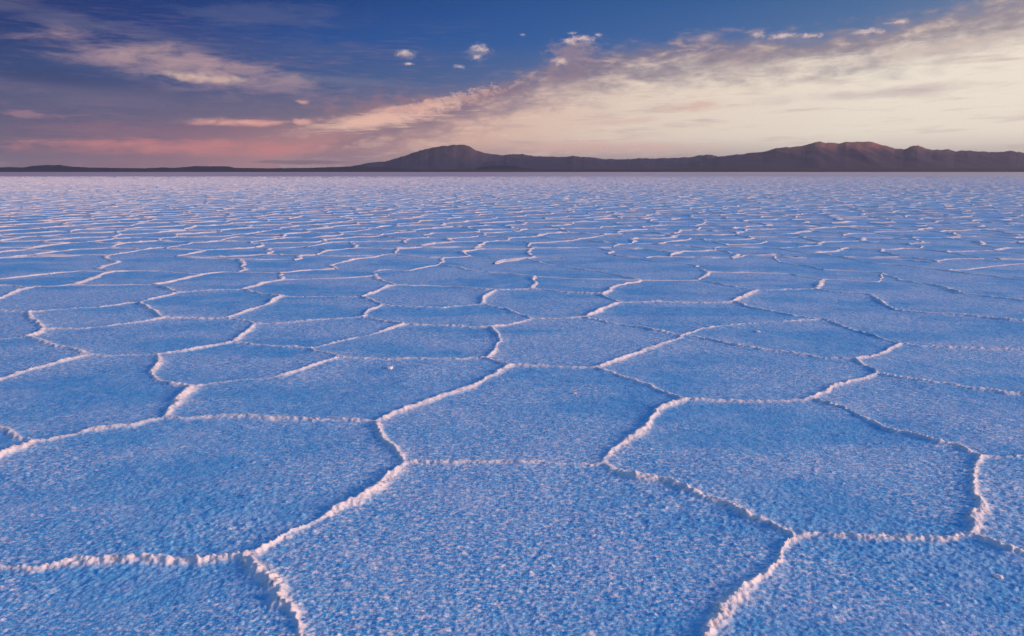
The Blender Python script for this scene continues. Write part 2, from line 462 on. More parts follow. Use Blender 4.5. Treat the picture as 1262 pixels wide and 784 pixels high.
for k, p in V.items():
    nid[k] = len(nodes)
    nodes.append(ground(*p))
edges = []                      # (node, via points, node, strength)
for a, via, b, w in E:
    if w > 0.05 and max(V[a][1], V[b][1]) > 328:
        edges.append((nid[a], [ground(*p) for p in via], nid[b], w))
n_traced = len(nodes)
used = sorted({i for e in edges for i in (e[0], e[2])})
traced_pts = np.array([nodes[i] for i in used] + [q for e in edges for q in e[1]])

# random cells round about: dual of a Delaunay net of jittered seeds
SP_ = 1.28
seeds = []
yy, j = -9.0, 0
FAR = 240.0
while yy < FAR:
    hw = max(12.0, 0.92 * yy + 10.0)
    n = int(2 * hw / SP_)
    xs = (np.arange(n) - n / 2 + (0.5 if j % 2 else 0)) * SP_
    for x in xs:
        seeds.append((x + rng.uniform(-.42, .42) * SP_, yy + rng.uniform(-.42, .42) * SP_))
    yy += SP_ * 0.95
    j += 1
sv2, _, tris, *_r = geometry.delaunay_2d_cdt([Vector(s) for s in seeds], [], [], 0, 1e-6)
P = np.array([tuple(v) for v in sv2])
T = np.array([t for t in tris if len(t) == 3])
a, b, c = P[T[:, 0]], P[T[:, 1]], P[T[:, 2]]
d = 2 * (a[:, 0] * (b[:, 1] - c[:, 1]) + b[:, 0] * (c[:, 1] - a[:, 1]) + c[:, 0] * (a[:, 1] - b[:, 1]))
a2, b2, c2 = (a ** 2).sum(1), (b ** 2).sum(1), (c ** 2).sum(1)
cc = np.stack([(a2 * (b[:, 1] - c[:, 1]) + b2 * (c[:, 1] - a[:, 1]) + c2 * (a[:, 1] - b[:, 1])) / d,
               (a2 * (c[:, 0] - b[:, 0]) + b2 * (a[:, 0] - c[:, 0]) + c2 * (b[:, 0] - a[:, 0])) / d], 1)
cen = (a + b + c) / 3
cc = cc * 0.65 + cen * 0.35
px, py = to_px(cc[:, 0], cc[:, 1])
kill = (cc[:, 1] > 1.25) & (py > 325) & (py < 836) & (px > -50) & (px < 1312)
near = np.zeros(len(cc), bool)
cand = np.where((cc[:, 1] < 20) & (abs(cc[:, 0]) < 20))[0]
for i in cand:
    near[i] = (((traced_pts - cc[i]) ** 2).sum(1).min() < 0.5 ** 2)
kill |= near
ok = (np.abs(cc - cen).max(1) < 2.5)
vmap = {}
emap = {}
for ti, t in enumerate(T):
    for q in range(3):
        k = (min(t[q], t[q - 1]), max(t[q], t[q - 1]))
        emap.setdefault(k, []).append(ti)


def vnode(i):
    if i not in vmap:
        vmap[i] = len(nodes)
        nodes.append(tuple(cc[i]))
    return vmap[i]


deg = {}
for e in edges:
    deg[e[0]] = deg.get(e[0], 0) + 1
    deg[e[2]] = deg.get(e[2], 0) + 1
tn = np.array(nodes[:n_traced])
links = set()
dangling = np.array([deg.get(i, 0) == 1 for i in range(n_traced)])
unused = np.array([deg.get(i, 0) == 0 for i in range(n_traced)])
for k, ts in emap.items():
    if len(ts) != 2 or not (ok[ts[0]] and ok[ts[1]]):
        continue
    k0, k1 = kill[ts[0]], kill[ts[1]]
    if k0 and k1:
        continue
    if not k0 and not k1:
        edges.append((vnode(ts[0]), [], vnode(ts[1]), float(rng.choice([.65, .9, 1.1, 1.35], p=[.2, .3, .3, .2]))))
        continue
    o = ts[1] if k0 else ts[0]
    dd = np.hypot(*(tn - cc[o]).T) - 0.5 * dangling + 99 * unused
    m = int(dd.argmin())
    if dd[m] < 2.4:
        links.add((m, o))
for m in range(n_traced):
    if dangling[m] and not any(l[0] == m for l in links):
        vis = [i for i in cand if not kill[i] and ok[i] and i in vmap]
        if vis:
            dd = np.hypot(*(cc[vis] - tn[m]).T)
            q = int(dd.argmin())
            if dd[q] < 3.2:
                links.add((m, vis[q]))
for m, o in links:
    edges.append((m, [], vnode(o), .8))
nodes = np.array(nodes)


def warp(p):
    """wander of the ridges over the ground"""
    x, y = p[:, 0], p[:, 1]
    q = p.copy()
    q[:, 0] += 0.045 * perlin(x / .42, y / .42, 1) + 0.024 * perlin(x / .14, y / .14, 2) + .010 * perlin(x / .05, y / .05, 8)
    q[:, 1] += 0.045 * perlin(x / .42, y / .42, 3) + 0.024 * perlin(x / .14, y / .14, 4) + .010 * perlin(x / .05, y / .05, 9)
    far = np.clip((y - 8.5) / 4, 0, 1)
    q[:, 0] += far * (0.20 * perlin(x / .9, y / .9, 5) + .07 * perlin(x / .3, y / .3, 15))
    q[:, 1] += far * (0.20 * perlin(x / .9, y / .9, 6) + .07 * perlin(x / .3, y / .3, 16))
    return q


def edge_samples(e, step):
    pts = np.array([nodes[e[0]], *e[1], nodes[e[2]]])
    L = np.concatenate([[0], np.cumsum(np.hypot(*np.diff(pts, axis=0).T))])
    n = max(2, int(math.ceil(L[-1] / step)) + 1)
    s = np.linspace(0, L[-1], n)
    q = np.stack([np.interp(s, L, pts[:, 0]), np.interp(s, L, pts[:, 1])], 1)
    t = np.minimum(s, L[-1] - s) / max(L[-1], 1e-6)
    wgt = 1 + (e[3] - 1) * np.clip(t / 0.12, 0, 1)
    return q, wgt


def heights(q, wgt):
    n = perlin(q[:, 0] / .55, q[:, 1] / .55, 11)
    n2 = perlin(q[:, 0] / .17, q[:, 1] / .17, 12)
    far_ = np.clip((q[:, 1] - 6) / 12, 0, 1)
    n3 = perlin(q[:, 0] / .31, q[:, 1] / .31, 13)
    Hh = 0.0138 * (1 + .75 * far_) * wgt * np.clip(1 + .45 * n + .45 * n2 + .5 * n3, .15, 1.8)
    Ww = 0.0165 * (1 + .35 * far_) * wgt * np.clip(1 + .5 * n - .3 * n2 + .65 * n3, .35, 2.1)
    return Hh, Ww


# ------------------------------------------------------------------ fine ground near the camera
K_FAN, Y_OFF = 0.92, 0.7
Y0, Y1 = 1.0, 30.0
Y_MID = 9.0       # nearer than this the ridges are raised out of the fine sheet itself


def rows_between():
    ys = [Y0]
    while ys[-1] < Y1:
        y = ys[-1]
        if y < 1.9:
            dy = .010
        elif y < Y_MID:
            dy = min(.0046 * (y / 1.9) ** 2, .020)
        else:
            dy = .06
        ys.append(y + dy)
    ys = np.array(ys)
    return ys * (Y1 - 0) / ys[-1] if False else np.minimum(ys, Y1)


ALLY = rows_between()
split = int(np.searchsorted(ALLY, Y_MID))
tiers = [(ALLY[:split + 1], 1200), (ALLY[split:], 600)]


def make_tier(ys, nc):
    u = np.linspace(-K_FAN, K_FAN, nc + 1)
    Yg = np.repeat(ys[:, None], nc + 1, 1)
    Xg = u[None, :] * (ys[:, None] + Y_OFF)
    D = np.full(Xg.shape, 9.0, np.float32)
    DN = np.full(Xg.shape, 99.0, np.float32)
    HH = np.zeros(Xg.shape, np.float32)
    EID = np.full(Xg.shape, -1, np.int32)
    SD = np.zeros(Xg.shape, np.float32)
    # the grain of the crust pushes the ridge outline about
    wx = Xg + 0.011 * perlin(Xg / .040, Yg / .040, 21) + .006 * perlin(Xg / .018, Yg / .018, 22)
    wy = Yg + 0.011 * perlin(Xg / .040, Yg / .040, 23) + .006 * perlin(Xg / .018, Yg / .018, 24)
    ya, yb = ys[0], ys[-1]
    raised = yb < 20
    RAD = 0.30
    step = 0.06
    for ei, e in enumerate(edges if raised else []):
        p0, p1 = nodes[e[0]], nodes[e[2]]
        if max(p0[1], p1[1]) < ya - 1 or min(p0[1], p1[1]) > yb + 1:
            continue
        if min(abs(p0[0]), abs(p1[0])) > K_FAN * (max(p0[1], p1[1]) + Y_OFF) + 1:
            continue
        q, wgt = edge_samples(e, step)
        Hh, Ww = heights(q, wgt)
        q = warp(q)
        for i in range(len(q) - 1):
            (ax, ay), (bx, by) = q[i], q[i + 1]
            lo, hi = min(ay, by) - RAD, max(ay, by) + RAD
            r0, r1 = np.searchsorted(ys, lo), np.searchsorted(ys, hi)
            if r0 >= r1:
                continue
            yl, yh = ys[r0] + Y_OFF, ys[r1 - 1] + Y_OFF
            xl, xh = min(ax, bx) - RAD, max(ax, bx) + RAD
            ul = min(xl / yl, xl / yh)
            uh = max(xh / yl, xh / yh)
            c0 = int(max(0, math.floor((ul + K_FAN) / (2 * K_FAN) * nc)))
            c1 = int(min(nc + 1, math.ceil((uh + K_FAN) / (2 * K_FAN) * nc) + 1))
            if c0 >= c1:
                continue
            sl = (slice(r0, r1), slice(c0, c1))
            gx, gy = wx[sl], wy[sl]
            ex, ey = bx - ax, by - ay
            l2 = ex * ex + ey * ey + 1e-12
            t = np.clip(((gx - ax) * ex + (gy - ay) * ey) / l2, 0, 1)
            rx, ry = gx - ax - t * ex, gy - ay - t * ey
            dd = np.hypot(rx, ry)
            side = (.98 * rx - .2 * ry) / (dd + 1e-4)
            w = Ww[i] + t * (Ww[i + 1] - Ww[i])
            dn = dd / w * (1 + .75 * np.clip(-side, 0, 1))  # shade flank shaped steeper, so less of the shaded side shows
            D[sl] = np.minimum(D[sl], dd)
            better = dn < DN[sl]
            DN[sl] = np.where(better, dn, DN[sl])
            SD[sl] = np.where(better, side, SD[sl])
            HH[sl] = np.where(better, Hh[i] + t * (Hh[i + 1] - Hh[i]), HH[sl])
            EID[sl] = np.where(better, ei, EID[sl])
    cs = 2 * K_FAN * (Yg + Y_OFF) / nc
    gy_ = np.gradient(ys)[:, None]
    sp = np.maximum(cs, gy_ * 0.7)

    def vis(wavelength):        # fade of detail finer than the mesh
        return np.clip((wavelength / sp - 1.6) / 1.5, 0, 1)
    X, Y = Xg, Yg
    lump = 1.1 + .2 * perlin(X / .11, Y / .11, 31) - .5 * np.abs(perlin(X / .05, Y / .05, 35)) + .30 * perlin(X / .024, Y / .024, 32) * vis(.024)
    core = np.exp(-0.75 * DN ** 2)
    Z = HH * core * np.clip(lump, .2, 2)
    crumbs = (0.55 - worley(X / .022, Y / .022, 33)) * vis(.022)
    Z += 0.010 * np.exp(-0.22 * DN ** 2) * crumbs
    crumbs2 = (0.5 - worley(X / .05, Y / .05, 34)) * vis(.05)
    Z += 0.009 * np.exp(-0.35 * DN ** 2) * crumbs2
    Z += .005 * np.exp(-D / .09)
    # crust of the plates: swells, wind grain and crystals
    ca, sa = math.cos(R(-24)), math.sin(R(-24))
    S1, T1 = X * ca + Y * sa, -X * sa + Y * ca
    patch = perlin(X / .9, Y / .9, 41) * .5 + .5
    rough = (0.40 + 1.05 * np.clip(patch, 0, 1) + 0.9 * np.exp(-D / .12))
    Z += .0050 * perlin(X / .5, Y / .5, 42) + .0022 * perlin(X / .17, Y / .17, 43)
    Z += 1.25 * rough * (.0019 * perlin(S1 / .085, T1 / .040, 44) * vis(.04)
                  + .0020 * perlin(S1 / .034, T1 / .020, 45) * vis(.024)
                  + .0016 * perlin(X / .015, Y / .015, 46) * vis(.015)
                  + .0030 * np.clip(.55 - worley(X / .026, Y / .026, 49), 0, 1) * vis(.026))
    # odd nodules lying on the crust
    nod = worley(X / .13, Y / .13, 47)
    keep = perlin(X / .5, Y / .5, 48) > 0.25
    Z += np.where(keep, .010 * np.clip(1 - nod / .09, 0, 1), 0) * vis(.03)
    # come to level where the fine sheet ends
    edge = np.minimum((K_FAN * (Y + Y_OFF) - abs(X)) / .35, np.minimum((Y - Y0) / .15, (Y1 - Y) / .35))
    Z *= np.clip(edge, 0, 1)
    ridge = np.exp(-(DN / 1.75) ** 3)
    sunlit_spill = np.clip(1 - DN / 8, 0, 1) * (worley(X / .026, Y / .026, 50) < .32) * (perlin(X / .2, Y / .2, 51) > -.1) * np.clip(SD + .35, 0, 1)  # lit bumps put into the colour, pale crumbs kept to the sun side
    ridge = np.maximum(ridge, .75 * sunlit_spill) if raised else ridge * 0
    return X, Y, Z.astype(np.float64), DN, EID, ridge


# cells: flood fill on a raster between the ridges
CS = 0.05
RX0, RY0 = -30.0, 0.6
NX, NY = int(60 / CS), int(30.0 / CS)
lab = np.zeros((NY, NX), np.int32)
for e in edges:
    if min(nodes[e[0]][1], nodes[e[2]][1]) > 31 or max(nodes[e[0]][1], nodes[e[2]][1]) < 0:
        continue
    q, w = edge_samples(e, 0.02)
    q = warp(q)
    ix = ((q[:, 0] - RX0) / CS).astype(int)
    iy = ((q[:, 1] - RY0) / CS).astype(int)
    for dx, dy in ((0, 0), (1, 0), (0, 1)):
        m = (ix + dx >= 0) & (ix + dx < NX) & (iy + dy >= 0) & (iy + dy < NY)
        lab[iy[m] + dy, ix[m] + dx] = -1
flat = lab.ravel().tolist()
ncell = 0
sizes = {}
for start in range(len(flat)):
    if flat[start]:
        continue
    ncell += 1
    st = [start]
    flat[start] = ncell
    cnt = 0
    while st:
        i = st.pop()
        cnt += 1
        x = i % NX
        for j_, okk in ((i - 1, x > 0), (i + 1, x < NX - 1), (i - NX, i >= NX), (i + NX, i < NX * NY - NX)):
            if okk and flat[j_] == 0:
                flat[j_] = ncell
                st.append(j_)
    sizes[ncell] = cnt
lab = np.array(flat, np.int32).reshape(NY, NX)
small = np.array([0] + [sizes[i] for i in range(1, ncell + 1)]) < 120
small[0] = False
lab[small[np.maximum(lab, 0)]] = -1
for _ in range(14):
    hole = lab < 0
    if not hole.any():
        break
    for sh in ((0, 1), (0, -1), (1, 0), (-1, 0)):
        r = np.roll(lab, sh, (0, 1))
        f = (lab < 0) & (r > 0)
        lab[f] = r[f]


def sRGBA(*c):
    return (*c, 1)


# ------------------------------------------------------------------ materials
def salt_material(name, near_detail=True):
    m = bpy.data.materials.new(name)
    m.use_nodes = True
    t = m.node_tree
    t.nodes.clear()
    S.tree = t
    geo = t.nodes.new("ShaderNodeNewGeometry")
    pos = S(geo.outputs['Position'])
    att = t.nodes.new("ShaderNodeAttribute")
    att.attribute_name = "ridge"
    rg = S(att.outputs['Fac'])
    big = noise(pos, 0.9, 3, .5)
    fine = noise(pos, 38.0, 3, .6)
    mid = noise(pos, 9.0, 3, .6)
    # damp crust, reflected sky blue put into its colour, with paler dry crystals frosting it, thicker in patches and wind-drawn streaks
    rot = t.nodes.new("ShaderNodeMapping")
    rot.inputs['Rotation'].default_value = (0, 0, R(24))
    rot.inputs['Scale'].default_value = (1.0, 2.1, 1.0)
    S.put(rot.inputs[0], pos)
    wind = S(rot.outputs[0])
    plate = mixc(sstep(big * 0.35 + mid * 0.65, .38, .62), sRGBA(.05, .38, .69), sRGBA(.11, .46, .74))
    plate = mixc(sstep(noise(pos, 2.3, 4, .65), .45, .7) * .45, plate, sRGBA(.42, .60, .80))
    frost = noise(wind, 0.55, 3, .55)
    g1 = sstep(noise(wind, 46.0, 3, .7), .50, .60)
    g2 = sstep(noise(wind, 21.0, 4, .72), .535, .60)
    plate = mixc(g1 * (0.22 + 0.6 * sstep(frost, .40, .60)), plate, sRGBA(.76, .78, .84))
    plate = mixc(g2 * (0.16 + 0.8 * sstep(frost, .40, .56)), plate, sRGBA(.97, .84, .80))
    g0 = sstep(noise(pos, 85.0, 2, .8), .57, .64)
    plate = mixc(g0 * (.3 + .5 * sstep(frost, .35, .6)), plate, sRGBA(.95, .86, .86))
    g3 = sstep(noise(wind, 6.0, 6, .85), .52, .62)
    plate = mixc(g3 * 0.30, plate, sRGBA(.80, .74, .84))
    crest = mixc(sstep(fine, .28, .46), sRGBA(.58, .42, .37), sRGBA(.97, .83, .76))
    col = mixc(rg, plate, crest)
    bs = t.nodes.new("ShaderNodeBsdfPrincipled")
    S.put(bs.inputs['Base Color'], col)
    bs.inputs['Roughness'].default_value = 0.62
    bs.inputs['IOR'].default_value = 1.5
    bs.inputs['Specular IOR Level'].default_value = 0.35
    bp = t.nodes.new("ShaderNodeBump")
    bp.inputs['Strength'].default_value = 0.8
    bp.inputs['Distance'].default_value = 0.010
    hsum = noise(pos, 60.0, 3, .65) * 0.5 + noise(pos, 22.0, 3, .6) * 1.0
    S.put(bp.inputs['Height'], hsum)
    t.links.new(bp.outputs[0], bs.inputs['Normal'])
    out = t.nodes.new("ShaderNodeOutputMaterial")
    t.links.new(bs.outputs[0], out.inputs[0])
    return m


M_SALT = salt_material("salt_crust")


def far_salt_material():
    m = bpy.data.materials.new("salt_far")
    m.use_nodes = True
    t = m.node_tree
    t.nodes.clear()
    S.tree = t
    geo = t.nodes.new("ShaderNodeNewGeometry")
    pos = S(geo.outputs['Position'])
    sep = t.nodes.new("ShaderNodeSeparateXYZ")
    S.put(sep.inputs[0], pos)
    x, y = S(sep.outputs[0]), S(sep.outputs[1])
    dist = S.m('SQRT', x * x + y * y)
    near_ = mixc(sstep(noise(pos, 9.0, 3, .6), .4, .6), sRGBA(.18, .52, .76), sRGBA(.36, .60, .79))  # sky blue put into this colour too
    # beyond the ridges one can tell apart, their pale crests mix with the plates, rosy sun and sky light put into the colour
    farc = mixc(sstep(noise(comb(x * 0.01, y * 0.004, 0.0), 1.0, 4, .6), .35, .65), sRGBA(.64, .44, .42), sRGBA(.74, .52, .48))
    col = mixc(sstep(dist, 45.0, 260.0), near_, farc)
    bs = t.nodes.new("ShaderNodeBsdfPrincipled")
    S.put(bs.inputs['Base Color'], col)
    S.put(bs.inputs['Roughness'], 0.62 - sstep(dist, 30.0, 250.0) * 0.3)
    bs.inputs['Specular IOR Level'].default_value = 0.5
    bp = t.nodes.new("ShaderNodeBump")
    bp.inputs['Strength'].default_value = 0.8
    bp.inputs['Distance'].default_value = 0.006
    crests = sstep(noise(comb(x, y * 1.0, 4.0), 0.9, 2, .5), .45, .7) * sstep(dist, 90.0, 220.0)
    S.put(bp.inputs['Height'], noise(pos, 60.0, 3, .65) * 0.5 + noise(pos, 22.0, 3, .6) + crests * 22.0)
    t.links.new(bp.outputs[0], bs.inputs['Normal'])
    out = t.nodes.new("ShaderNodeOutputMaterial")
    t.links.new(bs.outputs[0], out.inputs[0])
    return m


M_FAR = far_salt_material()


def mesh_obj(name, co, faces, mat, normals=None, ridge=None, parent=None, kind=None):
    """faces: (n,4) or (n,3) int array"""
    me = bpy.data.meshes.new(name)
    nf, k = faces.shape
    me.vertices.add(len(co))
    me.vertices.foreach_set("co", np.ascontiguousarray(co, np.float32).ravel())
    me.loops.add(nf * k)
    me.loops.foreach_set("vertex_index", np.ascontiguousarray(faces, np.int32).ravel())
    me.polygons.add(nf)
    me.polygons.foreach_set("loop_start", np.arange(0, nf * k, k, dtype=np.int32))
    me.update(calc_edges=True)
    me.polygons.foreach_set("use_smooth", np.ones(nf, bool))
    if ridge is not None:
        at = me.attributes.new("ridge", 'FLOAT', 'POINT')
        at.data.foreach_set("value", np.ascontiguousarray(ridge, np.float32))
    if normals is not None:
        me.normals_split_custom_set_from_vertices(normals.tolist())
    me.materials.append(mat)
    o = bpy.data.objects.new(name, me)
    COL.objects.link(o)
    if parent:
        o.parent = parent
    if kind:
        o['kind'] = kind
    return o


# the level sheet from the fine ground out to the horizon
hx0, hx1 = K_FAN * (Y0 + Y_OFF), K_FAN * (Y1 + Y_OFF)
BIG = 60000.0
co = [(-hx0, Y0, 0), (hx0, Y0, 0), (hx1, Y1, 0), (-hx1, Y1, 0),
      (-BIG, -BIG, 0), (BIG, -BIG, 0), (BIG, BIG, 0), (-BIG, BIG, 0)]
fc = [(4, 5, 1, 0), (5, 6, 2, 1), (6, 7, 3, 2), (7, 4, 0, 3)]
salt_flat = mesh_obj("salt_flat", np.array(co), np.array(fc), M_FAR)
salt_flat['kind'] = 'structure'

pieces = {}      # key -> list of (co, faces, normals, ridge)
for ys, nc in tiers:
    X, Y, Z, DN, EID, RG = make_tier(ys, nc)
    nr, ncol = X.shape
    # vertex normals of the whole sheet, so the pieces meet without a seam
    Pv = np.stack([X, Y, Z], -1)
    du = np.gradient(Pv, axis=1)
    dv = np.gradient(Pv, axis=0)
    N = np.cross(du, dv)
    N /= np.linalg.norm(N, axis=-1, keepdims=True)
    idx = np.arange(nr * ncol).reshape(nr, ncol)
    quads = np.stack([idx[:-1, :-1], idx[:-1, 1:], idx[1:, 1:], idx[1:, :-1]], -1).reshape(-1, 4)
    dn4 = DN.ravel()[quads].mean(1)
    e4 = EID.ravel()[quads[:, 0]]
    cx, cy = X.ravel()[quads].mean(1), Y.ravel()[quads].mean(1)
    li = lab[np.clip(((cy - RY0) / CS).astype(int), 0, NY - 1), np.clip(((cx - RX0) / CS).astype(int), 0, NX - 1)]
    key = np.where((dn4 < 1.5) & (e4 >= 0), 1000000 + e4, np.maximum(li, 0))
    order = np.argsort(key, kind='stable')
    ks = key[order]
    cuts = np.flatnonzero(np.diff(ks)) + 1
    Pf, Nf, Rf = Pv.reshape(-1, 3), N.reshape(-1, 3), RG.ravel()
    for grp in np.split(order, cuts):
        q = quads[grp]
        uq, inv = np.unique(q.ravel(), return_inverse=True)
        pieces.setdefault(int(key[grp[0]]), []).append((Pf[uq], inv.reshape(-1, 4), Nf[uq], Rf[uq]))


def join(parts):
    off = 0
    C_, F_, N_, R_ = [], [], [], []
    for c_, f_, n_, r_ in parts:
        C_.append(c_); F_.append(f_ + off); N_.append(n_); R_.append(r_)
        off += len(c_)
    return np.concatenate(C_), np.concatenate(F_), np.concatenate(N_), np.concatenate(R_)


def emit(keys, name):
    rank = []
    for k in keys:
        c_ = np.concatenate([p[0] for p in pieces[k]])
        px, py = to_px(c_[:, 0], c_[:, 1], c_[:, 2])
        vis = (px > 0) & (px < 1262) & (py < 784)
        size = 0.0 if vis.sum() < 4 else (np.ptp(px[vis]) * max(np.ptp(py[vis]), 1) if k < 1000000 else max(np.ptp(px[vis]), np.ptp(py[vis])))
        rank.append((size, k))
    rank.sort(reverse=True)
    rest = []
    for i, (s, k) in enumerate(rank):
        if i < 299:
            co_, f_, n_, r_ = join(pieces[k])
            mesh_obj(name, co_, f_, M_SALT, n_, r_, salt_flat)
        else:
            rest += pieces[k]
    if rest:
        co_, f_, n_, r_ = join(rest)
        mesh_obj(name, co_, f_, M_SALT, n_, r_, salt_flat, 'stuff')


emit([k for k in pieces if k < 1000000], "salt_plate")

# ------------------------------------------------------------------ ridges beyond the fine ground
prof = np.array([(-2.4, -.008), (-1.35, .30), (-.55, .78), (.1, 1.0), (.7, .70), (1.5, .28), (2.8, -.008)])
NP = len(prof)
QS, WS, LN, WHO = [], [], [], []
for ei, e in enumerate(edges):
    p0, p1 = nodes[e[0]], nodes[e[2]]
    inside = [(Y0 + .1 < p[1] < Y_MID - .05) and abs(p[0]) < K_FAN * (p[1] + Y_OFF) - .3 for p in (p0, p1)]
    if all(inside):
        continue
    if rng.random() < (min(p0[1], p1[1]) - 120) / 130:
        continue
    dist_ = math.hypot(p0[0] + p1[0], p0[1] + p1[1]) / 2
    q, wgt = edge_samples(e, .06 if dist_ < 20 else (.12 if dist_ < 35 else (.22 if dist_ < 70 else .45)))
    QS.append(q); WS.append(wgt); LN.append(len(q))
    fine_ = max(p0[1], p1[1]) < Y1 and max(abs(p0[0]), abs(p1[0])) < K_FAN * (min(p0[1], p1[1]) + Y_OFF)
    WHO.append(ei if fine_ else -1)
Q = np.concatenate(QS)
Hh, Ww = heights(Q, np.concatenate(WS))
Q = warp(Q)
last = np.cumsum(LN) - 1
first = last - np.array(LN) + 1
tg = np.zeros_like(Q)
tg[1:-1] = Q[2:] - Q[:-2]
tg[first] = Q[first + 1] - Q[first]
tg[last] = Q[last] - Q[last - 1]
tg /= np.hypot(tg[:, 0], tg[:, 1])[:, None] + 1e-9
nm = np.stack([-tg[:, 1], tg[:, 0]], 1)
n = len(Q)
mid_ = np.ones(NP)
mid_[0] = mid_[-1] = 0
offs = (prof[None, :, 0] + rng.normal(0, .16, (n, NP)) * mid_) * (Ww[:, None] * 1.1)
side_ = np.repeat([float(nm[f0:l0 + 1].mean(0) @ np.array([.98, -.2])) for f0, l0 in zip(first, last)], LN)[:, None]          # long slope shaped towards the sun, so the lit flank shows wide
offs = np.where(side_ < 0, -offs, offs)
Ww = Ww * (1 - .25 * np.clip((Q[:, 1] - 25) / 60, 0, 1))
Hh = Hh * .84 * (1 - .1 * np.clip((Q[:, 1] - 25) / 60, 0, 1))
zz = prof[None, :, 1] * Hh[:, None] * (1 + rng.normal(0, .22, (n, NP)) * mid_)
zz[:, 0] = zz[:, -1] = -.008
fco = np.zeros((n, NP, 3))
fco[:, :, :2] = Q[:, None, :] + nm[:, None, :] * offs[:, :, None]
fco[:, :, 2] = zz
ii = np.arange(n * NP).reshape(n, NP)
FLIP = np.repeat(side_[:, 0] < 0, NP - 1).reshape(n, NP - 1)
run = np.ones(n, bool)
run[last] = False
i0 = ii[run]
i1 = i0 + NP
fl = FLIP[run]
qa = np.stack([i0[:, :-1], i0[:, 1:], i1[:, 1:], i1[:, :-1]], -1)
qb = qa[:, :, ::-1]
ffc = np.where(fl[:, :, None], qb, qa)
# vertex normals of all strips, turned upward
cf = fco.reshape(-1, 3)
fq = ffc.reshape(-1, 4)
fn = np.cross(cf[fq[:, 2]] - cf[fq[:, 0]], cf[fq[:, 3]] - cf[fq[:, 1]])
turn = fn[:, 2] < 0
fq[turn] = fq[turn][:, ::-1]
fn[turn] *= -1
vn = np.zeros_like(cf)
for k_ in range(4):
    for ax_ in range(3):
        vn[:, ax_] += np.bincount(fq[:, k_], fn[:, ax_], len(cf))
vn /= np.linalg.norm(vn, axis=1, keepdims=True) + 1e-12
vn[vn[:, 2] == 0] = (0, 0, 1)
attr = np.tile([0.1] + [1.0] * (NP - 2) + [0.1], n)
faces_per = (np.array(LN) - 1) * (NP - 1)
fend = np.cumsum(faces_per)
far_faces = []
for k_, ei in enumerate(WHO):
    f_ = fq[fend[k_] - faces_per[k_]:fend[k_]]
    if ei < 0:
        far_faces.append(f_)
        continue
    v0, v1 = first[k_] * NP, (last[k_] + 1) * NP
    pieces.setdefault(1000000 + ei, []).append((cf[v0:v1], f_ - v0, vn[v0:v1], attr[v0:v1]))
emit([k for k in pieces if k >= 1000000], "salt_ridge")
ff_ = np.concatenate(far_faces)
uq, inv = np.unique(ff_.ravel(), return_inverse=True)
mesh_obj("distant_salt_ridges", cf[uq], inv.reshape(-1, 4), M_SALT, None, attr[uq], salt_flat, 'stuff')



# ------------------------------------------------------------------ mountains
def rock_material(name, c_low, c_high, z0, z1):
    m = bpy.data.materials.new(name)
    m.use_nodes = True
    t = m.node_tree
    t.nodes.clear()
    S.tree = t
    geo = t.nodes.new("ShaderNodeNewGeometry")
    sep = t.nodes.new("ShaderNodeSeparateXYZ")
    t.links.new(geo.outputs['Position'], sep.inputs[0])
    pos = S(geo.outputs['Position'])
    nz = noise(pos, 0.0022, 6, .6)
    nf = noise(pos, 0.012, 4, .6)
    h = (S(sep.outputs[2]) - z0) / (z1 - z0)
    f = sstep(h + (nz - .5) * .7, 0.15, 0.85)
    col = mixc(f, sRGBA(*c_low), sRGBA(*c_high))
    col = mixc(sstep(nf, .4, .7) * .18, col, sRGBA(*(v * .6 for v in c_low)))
    bs = t.nodes.new("ShaderNodeBsdfPrincipled")
    S.put(bs.inputs['Base Color'], col)
    bs.inputs['Roughness'].default_value = .95
    bs.inputs['Specular IOR Level'].default_value = .1
    out = t.nodes.new("ShaderNodeOutputMaterial")
    t.links.new(bs.outputs[0], out.inputs[0])
    return m


